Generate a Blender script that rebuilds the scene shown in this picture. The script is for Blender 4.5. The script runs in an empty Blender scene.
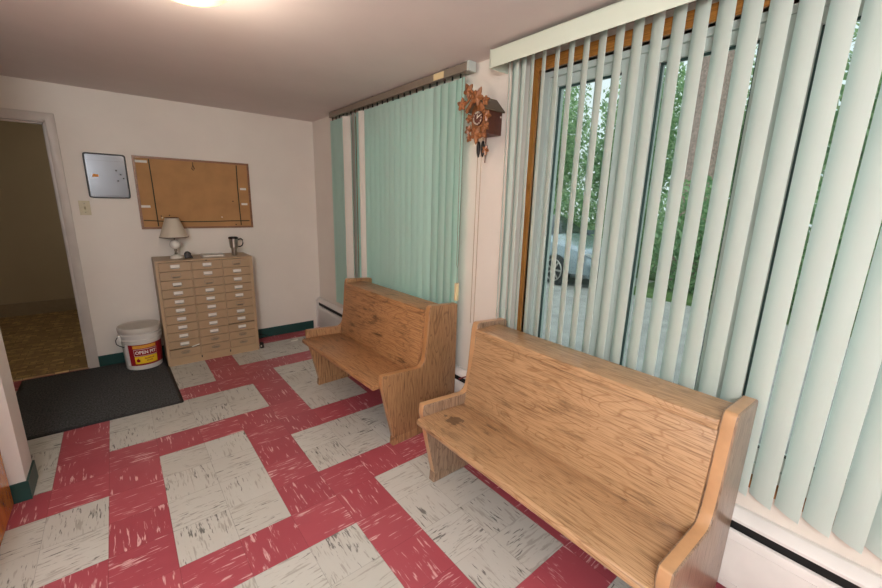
import bpy, bmesh, math, random
from mathutils import Vector, Matrix
random.seed(7)
C = bpy.context.scene
COL = C.collection
PI = math.pi
W, D, H = 1.770, 4.417, 2.306          # window wall, back wall, ceiling

# ------------------------------------------------------------------ materials
def lin(c):
    return tuple((v/12.92 if v <= .04045 else ((v+.055)/1.055)**2.4) for v in c)
def rgb(r, g, b): return lin((r/255, g/255, b/255))
def new_mat(name):
    m = bpy.data.materials.new(name); m.use_nodes = True
    nt = m.node_tree; nt.nodes.clear()
    out = nt.nodes.new('ShaderNodeOutputMaterial')
    p = nt.nodes.new('ShaderNodeBsdfPrincipled')
    nt.links.new(p.outputs[0], out.inputs[0])
    return m, nt, p, out
def node(nt, typ, **kw):
    n = nt.nodes.new(typ)
    for k, v in kw.items():
        if k.startswith('i_'):
            n.inputs[k[2:].replace('_', ' ')].default_value = v
        else: setattr(n, k, v)
    return n
def math_n(nt, op, a, b=None, clamp=False):
    n = nt.nodes.new('ShaderNodeMath'); n.operation = op; n.use_clamp = clamp
    for i, v in enumerate((a, b)):
        if v is None: continue
        if isinstance(v, (int, float)): n.inputs[i].default_value = v
        else: nt.links.new(v, n.inputs[i])
    return n.outputs[0]
def ramp(nt, fac, stops):
    r = nt.nodes.new('ShaderNodeValToRGB'); nt.links.new(fac, r.inputs[0])
    while len(r.color_ramp.elements) < len(stops): r.color_ramp.elements.new(.5)
    for e, (p, c) in zip(r.color_ramp.elements, stops):
        e.position = p; e.color = (*c, 1) if len(c) == 3 else c
    return r.outputs[0]
def mixc(nt, fac, a, b):
    n = nt.nodes.new('ShaderNodeMix'); n.data_type = 'RGBA'
    for s, v in ((n.inputs[0], fac), (n.inputs[6], a), (n.inputs[7], b)):
        if isinstance(v, (int, float)): s.default_value = v
        elif isinstance(v, tuple): s.default_value = (*v, 1)
        else: nt.links.new(v, s)
    return n.outputs[2]
def noise(nt, vec, scale, detail=3, rough=.5, dist=0):
    n = node(nt, 'ShaderNodeTexNoise'); n.inputs['Scale'].default_value = scale
    n.inputs['Detail'].default_value = detail; n.inputs['Roughness'].default_value = rough
    n.inputs['Distortion'].default_value = dist
    if vec is not None: nt.links.new(vec, n.inputs['Vector'])
    return n.outputs[0]
def bump(nt, p, h, strength, dist=.002):
    b = node(nt, 'ShaderNodeBump'); b.inputs['Strength'].default_value = strength
    b.inputs['Distance'].default_value = dist
    nt.links.new(h, b.inputs['Height']); nt.links.new(b.outputs[0], p.inputs['Normal'])
def coords(nt, scale=(1, 1, 1), loc=(0, 0, 0), kind='Object', rot=(0, 0, 0)):
    if kind == 'World':
        g = node(nt, 'ShaderNodeNewGeometry'); src = g.outputs['Position']
    else:
        t = node(nt, 'ShaderNodeTexCoord'); src = t.outputs[kind]
    m = node(nt, 'ShaderNodeMapping'); m.inputs['Scale'].default_value = scale
    m.inputs['Location'].default_value = loc; m.inputs['Rotation'].default_value = rot
    nt.links.new(src, m.inputs[0]); return m.outputs[0]

def simple(name, col, rough=.5, metal=0, coat=0, nscale=30, namt=.06, bmp=0, spec=.5, sub=0, emit=None, estr=0):
    m, nt, p, _ = new_mat(name)
    v = coords(nt)
    f = noise(nt, v, nscale, 4)
    a = tuple(max(0, c*(1-namt)) for c in col); b = tuple(min(1, c*(1+namt)) for c in col)
    c = ramp(nt, f, [(.3, a), (.7, b)])
    nt.links.new(c, p.inputs['Base Color'])
    p.inputs['Roughness'].default_value = rough; p.inputs['Metallic'].default_value = metal
    p.inputs['Coat Weight'].default_value = coat; p.inputs['Specular IOR Level'].default_value = spec
    if bmp: bump(nt, p, noise(nt, v, nscale*4, 4), bmp)
    if emit:
        p.inputs['Emission Color'].default_value = (*emit, 1); p.inputs['Emission Strength'].default_value = estr
    return m

def wall_mat(name, col, rough=.6, bscale=260, bstr=.12):
    m, nt, p, _ = new_mat(name)
    v = coords(nt, kind='World')
    f = noise(nt, v, 1.6, 5, .6)
    c = ramp(nt, f, [(.3, tuple(x*.95 for x in col)), (.7, tuple(min(1, x*1.03) for x in col))])
    nt.links.new(c, p.inputs['Base Color']); p.inputs['Roughness'].default_value = rough
    bump(nt, p, noise(nt, v, bscale, 3), bstr, .001)
    return m

def oak(name, light, dark, axis='y', wear=0, rough=.33, fine=1.0, blotch=None, scuff=0):
    """open-grained oak, grain running along the given object axis"""
    m, nt, p, _ = new_mat(name)
    k = {'x': 0, 'y': 1, 'z': 2}[axis]
    s = [8.0, 8.0, 8.0]; s[k] = 1.4
    v = coords(nt, tuple(s))
    w = noise(nt, v, .9, 2, .5, 1.0)                       # cathedral figure
    rings = math_n(nt, 'FRACT', math_n(nt, 'MULTIPLY', w, 15.0))
    rings = math_n(nt, 'ABSOLUTE', math_n(nt, 'SUBTRACT', rings, .5))
    s2 = [210.0*fine]*3; s2[k] = 7.0
    v2 = coords(nt, tuple(s2))
    pore = noise(nt, v2, 1.0, 4, .6)
    base = mixc(nt, ramp(nt, rings, [(.0, (.25, .25, .25)), (.14, (1, 1, 1))]), dark, light)
    pore_m = ramp(nt, pore, [(.34, (.15, .15, .15)), (.52, (1, 1, 1))])
    base = mixc(nt, pore_m, tuple(a*.62 for a in dark), base)
    tone = noise(nt, coords(nt), 2.2, 3)
    base = mixc(nt, math_n(nt, 'MULTIPLY', tone, .32), base, tuple(a*1.12 for a in dark))
    if wear:
        s3 = [34.0]*3; s3[k] = 7.0
        wn = noise(nt, coords(nt, tuple(s3)), 1.0, 6, .7, .4)
        big = noise(nt, coords(nt, loc=(3, 1, 2)), 4.0, 3, .5)
        wm = math_n(nt, 'MULTIPLY', math_n(nt, 'SUBTRACT', wn, .50, True), 6.0, True)
        bm_ = math_n(nt, 'MULTIPLY', math_n(nt, 'SUBTRACT', big, .42, True), 5.0, True)
        base = mixc(nt, math_n(nt, 'MULTIPLY', math_n(nt, 'MULTIPLY', wm, bm_), wear), base, tuple(a*.38 for a in dark))
    if blotch:                                              # a worn stain with its own outline
        for (bx, by, bz, rad) in blotch:
            vs = node(nt, 'ShaderNodeVectorMath', operation='DISTANCE')
            nt.links.new(coords(nt), vs.inputs[0]); vs.inputs[1].default_value = (bx, by, bz)
            jag = noise(nt, coords(nt), 38, 5, .7)
            dd = math_n(nt, 'ADD', vs.outputs['Value'], math_n(nt, 'MULTIPLY', math_n(nt, 'SUBTRACT', jag, .5), .075))
            mk = math_n(nt, 'MULTIPLY', math_n(nt, 'SUBTRACT', rad, dd), 160, True)
            base = mixc(nt, math_n(nt, 'MULTIPLY', mk, .8), base, tuple(a*.30 for a in dark))
    nt.links.new(base, p.inputs['Base Color'])
    p.inputs['Roughness'].default_value = rough
    p.inputs['Coat Weight'].default_value = .25; p.inputs['Coat Roughness'].default_value = .22
    bump(nt, p, pore, .10, .001)
    return m

def tile_mat(name, base, base2, streak, dirs, smax, thr=.62, dark=None):
    """streaked vinyl tile; grain along x or y"""
    m, nt, p, _ = new_mat(name)
    T = .22857
    g = node(nt, 'ShaderNodeNewGeometry'); sx = node(nt, 'ShaderNodeSeparateXYZ')
    nt.links.new(g.outputs['Position'], sx.inputs[0])
    tx = math_n(nt, 'FLOOR', math_n(nt, 'DIVIDE', math_n(nt, 'SUBTRACT', sx.outputs[0], .0282), T))
    ty = math_n(nt, 'FLOOR', math_n(nt, 'DIVIDE', math_n(nt, 'SUBTRACT', sx.outputs[1], 1.4644), T))
    cmb = node(nt, 'ShaderNodeCombineXYZ'); nt.links.new(tx, cmb.inputs[0]); nt.links.new(ty, cmb.inputs[1])
    wn = node(nt, 'ShaderNodeTexWhiteNoise'); wn.noise_dimensions = '3D'; nt.links.new(cmb.outputs[0], wn.inputs['Vector'])
    off = node(nt, 'ShaderNodeVectorMath', operation='MULTIPLY_ADD')
    nt.links.new(wn.outputs['Color'], off.inputs[0]); off.inputs[1].default_value = (7, 7, 30)
    nt.links.new(g.outputs['Position'], off.inputs[2])
    def st(sc, seed):
        mp = node(nt, 'ShaderNodeMapping'); nt.links.new(off.outputs[0], mp.inputs[0])
        a, b = sc
        mp.inputs['Scale'].default_value = (a, b, 1) if dirs == 'x' else (b, a, 1)
        mp.inputs['Location'].default_value = (seed, seed*2, seed)
        return mp.outputs[0]
    tone = math_n(nt, 'ADD', math_n(nt, 'MULTIPLY', wn.outputs['Value'], .5), math_n(nt, 'MULTIPLY', noise(nt, st((6, 18), 1), 1, 4), .5))
    c = mixc(nt, tone, base, base2)
    n1 = noise(nt, st((10, 85), 2), 1, 3, .55, .3)
    patch = noise(nt, st((7, 12), 5), 1, 2)
    mk = math_n(nt, 'MULTIPLY', math_n(nt, 'SUBTRACT', math_n(nt, 'ADD', n1, math_n(nt, 'MULTIPLY', math_n(nt, 'SUBTRACT', patch, .5), .38)), thr), 14, True)
    c = mixc(nt, math_n(nt, 'MULTIPLY', mk, smax), c, streak)
    if dark:
        n2 = noise(nt, st((13, 95), 9), 1, 4, .6, .3)
        p2 = noise(nt, st((6, 10), 12), 1, 2)
        mk2 = math_n(nt, 'MULTIPLY', math_n(nt, 'SUBTRACT', math_n(nt, 'ADD', n2, math_n(nt, 'MULTIPLY', math_n(nt, 'SUBTRACT', p2, .5), .42)), .615), 16, True)
        c = mixc(nt, math_n(nt, 'MULTIPLY', mk2, .72), c, dark)
    # seams
    fx = math_n(nt, 'FRACT', math_n(nt, 'DIVIDE', math_n(nt, 'SUBTRACT', sx.outputs[0], .0282), T))
    fy = math_n(nt, 'FRACT', math_n(nt, 'DIVIDE', math_n(nt, 'SUBTRACT', sx.outputs[1], 1.4644), T))
    e = math_n(nt, 'MAXIMUM', math_n(nt, 'ABSOLUTE', math_n(nt, 'SUBTRACT', fx, .5)), math_n(nt, 'ABSOLUTE', math_n(nt, 'SUBTRACT', fy, .5)))
    seam = math_n(nt, 'GREATER_THAN', e, .4955)
    c = mixc(nt, math_n(nt, 'MULTIPLY', seam, .5), c, tuple(x*.35 for x in base))
    nt.links.new(c, p.inputs['Base Color'])
    rn = noise(nt, coords(nt, kind='World'), 9, 4)
    nt.links.new(math_n(nt, 'ADD', math_n(nt, 'MULTIPLY', rn, .25), .22), p.inputs['Roughness'])
    bump(nt, p, noise(nt, coords(nt, kind='World'), 14, 3), .05, .004)
    return m

def slat_mat(name, col, trans, tw):
    m, nt, p, out = new_mat(name)
    v = coords(nt, (400, 400, 1))
    f = noise(nt, v, 1, 2)
    c = ramp(nt, f, [(.3, tuple(x*.985 for x in col)), (.7, col)])
    nt.links.new(c, p.inputs['Base Color']); p.inputs['Roughness'].default_value = .38
    tr = node(nt, 'ShaderNodeBsdfTranslucent'); tr.inputs[0].default_value = (*trans, 1)
    mx = node(nt, 'ShaderNodeMixShader'); mx.inputs[0].default_value = tw
    nt.links.new(p.outputs[0], mx.inputs[1]); nt.links.new(tr.outputs[0], mx.inputs[2])
    nt.links.new(mx.outputs[0], out.inputs[0])
    return m

def glass_mat(name, tint):
    m, nt, p, out = new_mat(name); nt.nodes.remove(p)
    t = node(nt, 'ShaderNodeBsdfTransparent'); t.inputs[0].default_value = (*tint, 1)
    g = node(nt, 'ShaderNodeBsdfGlossy'); g.inputs['Roughness'].default_value = .02
    fr = node(nt, 'ShaderNodeFresnel'); fr.inputs[0].default_value = 1.45
    mx = node(nt, 'ShaderNodeMixShader')
    nt.links.new(fr.outputs[0], mx.inputs[0]); nt.links.new(t.outputs[0], mx.inputs[1]); nt.links.new(g.outputs[0], mx.inputs[2])
    nt.links.new(mx.outputs[0], out.inputs[0]); return m

M = {}
M['wall'] = wall_mat('painted_wall', rgb(228, 219, 209), .55)
M['wall_white'] = wall_mat('white_wall', rgb(226, 222, 218), .5)
M['ceiling'] = wall_mat('ceiling_paint', rgb(222, 212, 208), .75, 140, .35)
M['hall_wall'] = wall_mat('hall_wall_paint', rgb(188, 174, 144), .6)
M['base_green'] = simple('green_rubber_base', rgb(30, 70, 66), .4, nscale=12)
M['base_beige'] = simple('beige_rubber_base', rgb(160, 145, 118), .5)
M['trim'] = simple('door_trim_paint', rgb(205, 196, 188), .4, nscale=8)
M['heater'] = simple('heater_enamel', rgb(226, 222, 218), .35, nscale=6)
M['black'] = simple('black_plastic', rgb(22, 22, 24), .45)
M['dark'] = simple('dark_void_shade', rgb(12, 12, 12), .7)  # near-black standing in for the shade inside hollow parts
M['red_x'] = tile_mat('red_tile_a', rgb(184, 88, 98), rgb(162, 70, 82), rgb(226, 184, 182), 'x', .85, .60)
M['red_y'] = tile_mat('red_tile_b', rgb(182, 86, 96), rgb(160, 69, 81), rgb(226, 184, 182), 'y', .85, .60)
M['white_x'] = tile_mat('white_tile_a', rgb(206, 205, 198), rgb(192, 189, 180), rgb(158, 152, 142), 'x', .65, .58, rgb(40, 38, 36))
M['white_y'] = tile_mat('white_tile_b', rgb(205, 204, 197), rgb(191, 188, 179), rgb(158, 152, 142), 'y', .65, .58, rgb(40, 38, 36))
OL, OD = rgb(192, 155, 116), rgb(152, 111, 74)
M['oak_back'] = oak('oak_backrest', OL, OD, 'y', .55)
M['oak_end'] = oak('oak_end_panel', rgb(162, 134, 110), rgb(108, 84, 66), 'z', .1, .36)
M['oak_edge'] = simple('oak_edge', rgb(194, 150, 108), .28, coat=.4, nscale=14, namt=.10)
M['oak2_edge'] = simple('oak_old_edge', rgb(176, 128, 84), .32, coat=.3, nscale=14, namt=.12)
OL2, OD2 = rgb(184, 136, 92), rgb(138, 94, 58)
M['oak2_back'] = oak('oak_old_backrest', OL2, OD2, 'y', 1.0, .42)
M['oak2_seat'] = oak('oak_old_seat', rgb(176, 128, 86), rgb(130, 88, 54), 'y', 1.0, .45)
M['oak2_end'] = oak('oak_old_end_panel', rgb(176, 134, 94), rgb(116, 80, 52), 'z', .15, .4)
M['slat'] = slat_mat('vane_pvc', rgb(232, 242, 237), rgb(185, 236, 222), .20)
M['slat_backlit'] = slat_mat('vane_pvc_backlit', rgb(214, 234, 228), rgb(180, 238, 224), .48)  # same vane, greener and more translucent to paint in the backlit look
M['slat_lit'] = slat_mat('vane_pvc_lit', rgb(222, 216, 206), rgb(200, 215, 205), .12)  # same vane in a lighter, warmer colour, painted as catching other light
M['valance'] = simple('valance_pvc', rgb(218, 228, 212), .35, nscale=5, namt=.02)
M['track'] = simple('track_aluminium', rgb(150, 138, 124), .4, .4)
M['vinyl'] = simple('window_vinyl', rgb(196, 204, 198), .4, nscale=5, namt=.02)
M['gasket'] = simple('rubber_gasket', rgb(48, 72, 68), .5)
M['trim_wood'] = oak('window_trim_wood', rgb(176, 116, 50), rgb(140, 86, 32), 'z', 0, .35)
M['trim_wood_y'] = oak('window_trim_wood_rail', rgb(176, 116, 50), rgb(140, 86, 32), 'y', 0, .35)
M['glass'] = glass_mat('window_glass', (.93, .98, .965))
M['tan_metal'] = simple('tan_enamel', rgb(176, 148, 116), .42, nscale=10, namt=.04)
M['tan_drawer'] = simple('tan_drawer_enamel', rgb(168, 141, 110), .42, nscale=10, namt=.04)
M['steel'] = simple('brushed_steel', rgb(180, 176, 170), .28, 1, nscale=50)
M['steel_dull'] = simple('dull_steel', rgb(140, 132, 120), .45, .8)
M['card'] = simple('white_card', rgb(225, 222, 215), .7)
M['cork'] = simple('cork', rgb(176, 132, 86), .85, nscale=7, namt=.10, bmp=.3)
M['board_frame'] = oak('board_frame_wood', rgb(150, 106, 76), rgb(124, 84, 58), 'x', 0, .45)
M['ribbon'] = simple('dark_ribbon', rgb(44, 44, 26), .7)
M['pewter'] = simple('silver_board', rgb(104, 106, 112), .2, .3, nscale=3, namt=.03)
M['switch'] = simple('ivory_plastic', rgb(196, 184, 150), .4)
M['lampwhite'] = simple('white_ceramic', rgb(228, 222, 212), .2, coat=.4)
M['shade'] = slat_mat('shade_fabric', rgb(220, 208, 190), rgb(235, 215, 185), .25)
M['shade_trim'] = simple('shade_trim', rgb(92, 54, 40), .6)
M['pail'] = simple('white_pail_plastic', rgb(214, 208, 202), .4, nscale=5, namt=.04)
M['pail_lid'] = simple('pail_lid_plastic', rgb(200, 192, 182), .55, nscale=5, namt=.06)
M['lab_red'] = simple('label_red', rgb(150, 22, 34), .4)
M['lab_yel'] = simple('label_yellow', rgb(238, 196, 36), .4)
M['lab_white'] = simple('label_white', rgb(235, 228, 224), .4)
M['lab_orange'] = simple('label_orange', rgb(226, 160, 60), .4)
M['choc'] = simple('clock_case_wood', rgb(84, 44, 32), .5, nscale=40, namt=.15)
M['carved'] = oak('carved_leaf_wood', rgb(158, 100, 56), rgb(108, 62, 32), 'z', .1, .5)
M['roofwood'] = simple('clock_roof_wood', rgb(96, 82, 66), .6)
M['ivory'] = simple('ivory', rgb(228, 218, 200), .4)
M['iron'] = simple('dark_iron', rgb(42, 38, 38), .5, .5, bmp=.4)
M['chain'] = simple('brass_chain', rgb(170, 140, 110), .4, .5)
M['cream'] = simple('cream_plastic', rgb(226, 206, 160), .4)
M['red'] = simple('red_cable', rgb(130, 24, 40), .5)
M['orange'] = simple('orange_sticker', rgb(230, 150, 60), .6)

# mat carpet
m, nt, p, _ = new_mat('ribbed_mat')
v = coords(nt, (95, 60, 1), kind='World')
n1 = noise(nt, v, 1, 3, .7); n2 = noise(nt, coords(nt, kind='World'), 300, 2)
c = ramp(nt, math_n(nt, 'ADD', math_n(nt, 'MULTIPLY', n1, .7), math_n(nt, 'MULTIPLY', n2, .3)), [(.38, rgb(24, 26, 28)), (.62, rgb(92, 92, 92))])
nt.links.new(c, p.inputs['Base Color']); p.inputs['Roughness'].default_value = .95
bump(nt, p, n1, .6, .006); M['mat'] = m
# hall mosaic vinyl
m, nt, p, _ = new_mat('hall_mosaic_vinyl')
br = node(nt, 'ShaderNodeTexBrick'); nt.links.new(coords(nt, (1, 1, 1), kind='World'), br.inputs['Vector'])
br.inputs['Scale'].default_value = 1; br.inputs['Brick Width'].default_value = .095; br.inputs['Row Height'].default_value = .05
br.inputs['Mortar Size'].default_value = .003
br.inputs['Color1'].default_value = (*rgb(212, 180, 118), 1); br.inputs['Color2'].default_value = (*rgb(132, 108, 66), 1)
br.inputs['Mortar'].default_value = (*rgb(96, 80, 58), 1)
nn = noise(nt, coords(nt, kind='World'), 14, 3)
c = mixc(nt, ramp(nt, nn, [(.42, (0, 0, 0)), (.6, (1, 1, 1))]), br.outputs[0], rgb(150, 122, 84))
nt.links.new(c, p.inputs['Base Color']); p.inputs['Roughness'].default_value = .45; M['mosaic'] = m
# varnished door leaf
M['varnish'] = oak('varnished_door', rgb(206, 122, 40), rgb(176, 92, 24), 'z', 0, .12)
M['varnish'].node_tree.nodes['Principled BSDF'].inputs['Coat Weight'].default_value = 0
M['varnish'].node_tree.nodes['Principled BSDF'].inputs['Coat Roughness'].default_value = .05
# outside
M['concrete'] = simple('driveway_concrete', rgb(150, 150, 146), .85, nscale=3, namt=.2, bmp=.3)
M['grass'] = simple('lawn_ground', rgb(78, 104, 52), .95, nscale=3, namt=.3, bmp=.6)
M['bark'] = simple('pink_grey_bark', rgb(158, 136, 126), .95, nscale=16, namt=.35, bmp=1.0)
M['leaf_a'] = slat_mat('leaf_dark', rgb(100, 132, 98), rgb(150, 190, 125), .45)
M['leaf_b'] = slat_mat('leaf_mid', rgb(146, 176, 138), rgb(185, 215, 150), .45)
M['carpaint'] = simple('silver_blue_paint', rgb(140, 156, 164), .22, .55, coat=1, nscale=2, namt=.02)
M['carglass'] = simple('car_glass', rgb(22, 30, 36), .12, 0, spec=.3)
M['tyre'] = simple('tyre_rubber', rgb(28, 28, 30), .8)
M['lens'] = simple('headlight_lens', rgb(215, 220, 224), .1, .3, coat=1)

# ------------------------------------------------------------------ mesh helpers
ORG = {}
def finish_mesh(bm, name, mats, org, smooth, bevel, seg):
    if bevel:
        es = [e for e in bm.edges if len(e.link_faces) == 2 and e.calc_face_angle(0) > .6]
        if es: bmesh.ops.bevel(bm, geom=es, offset=bevel, segments=seg, profile=.5, affect='EDGES', clamp_overlap=True)
    bmesh.ops.translate(bm, verts=bm.verts, vec=-Vector(org))
    me = bpy.data.meshes.new(name)
    bm.to_mesh(me); bm.free()
    for mt in (mats if isinstance(mats, (list, tuple)) else [mats]): me.materials.append(mt)
    if smooth:
        me.shade_smooth(); me.set_sharp_from_angle(angle=math.radians(smooth))
    return me
def obj(name, bm, mat, parent=None, loc=None, smooth=35, bevel=0, seg=2):
    """link a bmesh given in world (or thing) coordinates as one mesh object"""
    org = (0, 0, 0)
    if parent is not None: org = ORG.get(parent.name, (0, 0, 0))
    elif loc is not None: org = loc
    me = finish_mesh(bm, name, mat, org, smooth, bevel, seg)
    o = bpy.data.objects.new(name, me); COL.objects.link(o)
    if parent is not None:
        o.parent = parent
    else: o.location = org
    ORG[o.name] = org
    return o
def thing(name, label, cat, loc=(0, 0, 0), group=None, org=None):
    o = bpy.data.objects.new(name, None); COL.objects.link(o)
    o.empty_display_size = .05
    o.location = loc; ORG[o.name] = org if org is not None else tuple(loc)
    o['label'] = label; o['category'] = cat
    if group: o['group'] = group
    return o
def tag(o, label, cat, group=None):
    o['label'] = label; o['category'] = cat
    if group: o['group'] = group
    return o
def structure(o): o['kind'] = 'structure'; return o

def B(): return bmesh.new()
def box(bm, x0, x1, y0, y1, z0, z1, mi=0, mat=None):
    vs = [bm.verts.new(Vector(c)) for c in ((x0, y0, z0), (x1, y0, z0), (x1, y1, z0), (x0, y1, z0), (x0, y0, z1), (x1, y0, z1), (x1, y1, z1), (x0, y1, z1))]
    for f in ((3, 2, 1, 0), (4, 5, 6, 7), (0, 1, 5, 4), (1, 2, 6, 5), (2, 3, 7, 6), (3, 0, 4, 7)):
        fc = bm.faces.new([vs[i] for i in f]); fc.material_index = mi
    if mat is not None:
        for v in vs: v.co = mat @ v.co
    return bm
def prism(bm, pts, a, b, axis='y', mi=0):
    """pts in the plane perpendicular to axis, extruded from a to b. y:(x,z) x:(y,z) z:(x,y)"""
    def P(p, t):
        return {'y': (p[0], t, p[1]), 'x': (t, p[0], p[1]), 'z': (p[0], p[1], t)}[axis]
    A = [bm.verts.new(P(p, a)) for p in pts]; Bv = [bm.verts.new(P(p, b)) for p in pts]
    n = len(pts); fs = [bm.faces.new(A), bm.faces.new(Bv[::-1])]
    for i in range(n):
        j = (i+1) % n
        fs.append(bm.faces.new((A[j], A[i], Bv[i], Bv[j])))
    for f in fs: f.material_index = mi
    bmesh.ops.recalc_face_normals(bm, faces=fs)
    return bm
def lathe(bm, prof, cx, cy, seg=32, cap=True, sx=1, sy=1):
    rings = []
    for r, z in prof:
        rings.append([bm.verts.new((cx+sx*r*math.cos(2*PI*i/seg), cy+sy*r*math.sin(2*PI*i/seg), z)) for i in range(seg)])
    fs = []
    for a, b in zip(rings, rings[1:]):
        for i in range(seg):
            j = (i+1) % seg; fs.append(bm.faces.new((a[i], a[j], b[j], b[i])))
    if cap:
        fs.append(bm.faces.new(rings[0][::-1])); fs.append(bm.faces.new(rings[-1]))
    bmesh.ops.recalc_face_normals(bm, faces=fs)
    return bm
def tube(bm, pts, r, seg=8, closed=False):
    pts = [Vector(p) for p in pts]; rings = []; n = len(pts)
    up = Vector((0, 0, 1))
    for i, p in enumerate(pts):
        if closed: t = pts[(i+1) % n]-pts[i-1]
        else: t = pts[min(i+1, n-1)]-pts[max(i-1, 0)]
        t.normalize()
        u = t.cross(up)
        if u.length < .1: u = t.cross(Vector((1, 0, 0)))
        u.normalize(); w = u.cross(t)
        rr = r[i] if isinstance(r, (list, tuple)) else r
        rings.append([bm.verts.new(p+(u*math.cos(2*PI*k/seg)+w*math.sin(2*PI*k/seg))*rr) for k in range(seg)])
    m_ = n if closed else n-1
    fs = []
    for i in range(m_):
        a, b = rings[i], rings[(i+1) % n]
        for k in range(seg):
            l = (k+1) % seg; fs.append(bm.faces.new((a[k], a[l], b[l], b[k])))
    if not closed:
        fs.append(bm.faces.new(rings[0][::-1])); fs.append(bm.faces.new(rings[-1]))
    bmesh.ops.recalc_face_normals(bm, faces=fs)
    return bm
def rounded(pts, rad, n=4):
    """round the corners of a polygon; rad is one number or a list"""
    out = []; m_ = len(pts)
    for i in range(m_):
        p = Vector(pts[i]); a = Vector(pts[i-1])-p; b = Vector(pts[(i+1) % m_])-p
        r = rad[i] if isinstance(rad, (list, tuple)) else rad
        if r <= 0: out.append(tuple(p)); continue
        d = min(r, a.length*.45, b.length*.45); s = p+a.normalized()*d; e = p+b.normalized()*d
        for k in range(n+1):
            t = k/n; out.append(tuple(s*(1-t)**2+p*2*t*(1-t)+e*t*t))
    return out

# ------------------------------------------------------------------ the room shell
T = .22857; X0, Y0 = .0282, 1.4644
def is_white(i, j):
    for a in range(-6, 6):
        for b in range(-6, 6):
            if (a+b) % 2: continue
            if 4*a <= i < 4*a+2 and 1+4*b <= j < 5+4*b: return True
            if -1+4*a <= i < 3+4*a and -2+4*b <= j < 4*b: return True
    return False
XL, YS, YN = -1.9, -2.2, D
bm = B()
i0, i1 = math.floor((XL-X0)/T), math.ceil((W+.1-X0)/T)
j0, j1 = math.floor((YS-Y0)/T), math.ceil((YN-Y0)/T)
gv = {}
def V(i, j):
    k = (i, j)
    if k not in gv: gv[k] = bm.verts.new((min(max(X0+i*T, XL-.1), W+.1), min(max(Y0+j*T, YS-.1), YN+.06), 0))
    return gv[k]
for i in range(i0, i1):
    for j in range(j0, j1):
        f = bm.faces.new((V(i, j), V(i+1, j), V(i+1, j+1), V(i, j+1)))
        f.material_index = (2 if is_white(i, j) else 0)+(i+j) % 2
r = bmesh.ops.extrude_face_region(bm, geom=bm.faces[:])
bmesh.ops.translate(bm, verts=[v for v in r['geom'] if isinstance(v, bmesh.types.BMVert)], vec=(0, 0, -.06))
bmesh.ops.translate(bm, verts=bm.verts, vec=(0, 0, 0))
bmesh.ops.recalc_face_normals(bm, faces=bm.faces)
structure(obj('floor', bm, [M['red_x'], M['red_y'], M['white_x'], M['white_y']], smooth=0))
bm = box(B(), -2.6, 1.6, D+.06, 7.0, -.06, 0)
structure(obj('floor_hall', bm, M['mosaic'], smooth=0))
structure(obj('ceiling', box(B(), -2.6, W+.3, YS-.1, 7.1, H, H+.08), M['ceiling'], smooth=0))
# window wall with two openings
OP = [(-1.31, 1.407), (2.05, 3.37)]; ZB, ZT = .50, 2.16
bm = B()
ys = [YS-.1, OP[0][0], OP[0][1], OP[1][0], OP[1][1], D+.12]
for a, b in ((0, 1), (2, 3), (4, 5)): box(bm, W, W+.16, ys[a], ys[b], -.05, H)
for a, b in OP: box(bm, W, W+.16, a, b, -.05, ZB); box(bm, W, W+.16, a, b, ZT, H)
structure(obj('wall_right', bm, M['wall'], smooth=0))
# back wall with the doorway (opening x -1.24..-.327, z 0..2.03)
DX0, DX1, DZ = -1.24, -.327, 2.03
bm = B(); box(bm, -2.6, DX0, D, D+.12, 0, H); box(bm, DX1, W, D, D+.12, 0, H); box(bm, DX0, DX1, D, D+.12, DZ, H)
structure(obj('wall_back', bm, M['wall'], smooth=0))
structure(obj('wall_left', box(B(), XL-.1, XL, YS-.1, D, 0, H), M['wall'], smooth=0))
structure(obj('wall_front', box(B(), XL-.1, W+.16, YS-.2, YS-.1, 0, H), M['wall'], smooth=0))
structure(obj('wall_partition', box(B(), XL, -.506, 2.592, 2.782, 0, H), M['wall_white'], bevel=.006, seg=2))
# hall beyond the doorway
bm = B(); box(bm, -2.6, 1.6, 6.9, 7.0, 0, H)
structure(obj('wall_hall', bm, M['hall_wall'], smooth=0))
bm = B(); box(bm, -2.7, -2.6, D, 7.0, 0, H); box(bm, 1.5, 1.6, D+.12, 7.0, 0, H)
structure(obj('wall_hall_sides', bm, M['hall_wall'], smooth=0))
def skirting(name, pts, t, h, mat):   # pts: footprint rectangles
    b = B()
    for (x0, x1, y0, y1) in pts: box(b, x0, x1, y0, y1, 0, h)
    return structure(obj(name, b, mat, bevel=.004, seg=2))
skirting('baseboard_back', [(-.272, 1.672, D-.010, D)], 0, .100, M['base_green'])
bm = B(); box(bm, XL, -.497, 2.583, 2.592, 0, .102); box(bm, -.506, -.497, 2.592, 2.79, 0, .102); box(bm, XL, -.497, 2.782, 2.79, 0, .102)
structure(obj('baseboard_partition', bm, M['base_green'], bevel=.003))
skirting('baseboard_hall', [(-2.6, 1.5, 6.885, 6.9)], 0, .16, M['base_beige'])
skirting('baseboard_left', [(XL, XL+.01, YS, 2.583), (XL, XL+.01, 2.79, D)], 0, .1, M['base_green'])
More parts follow.
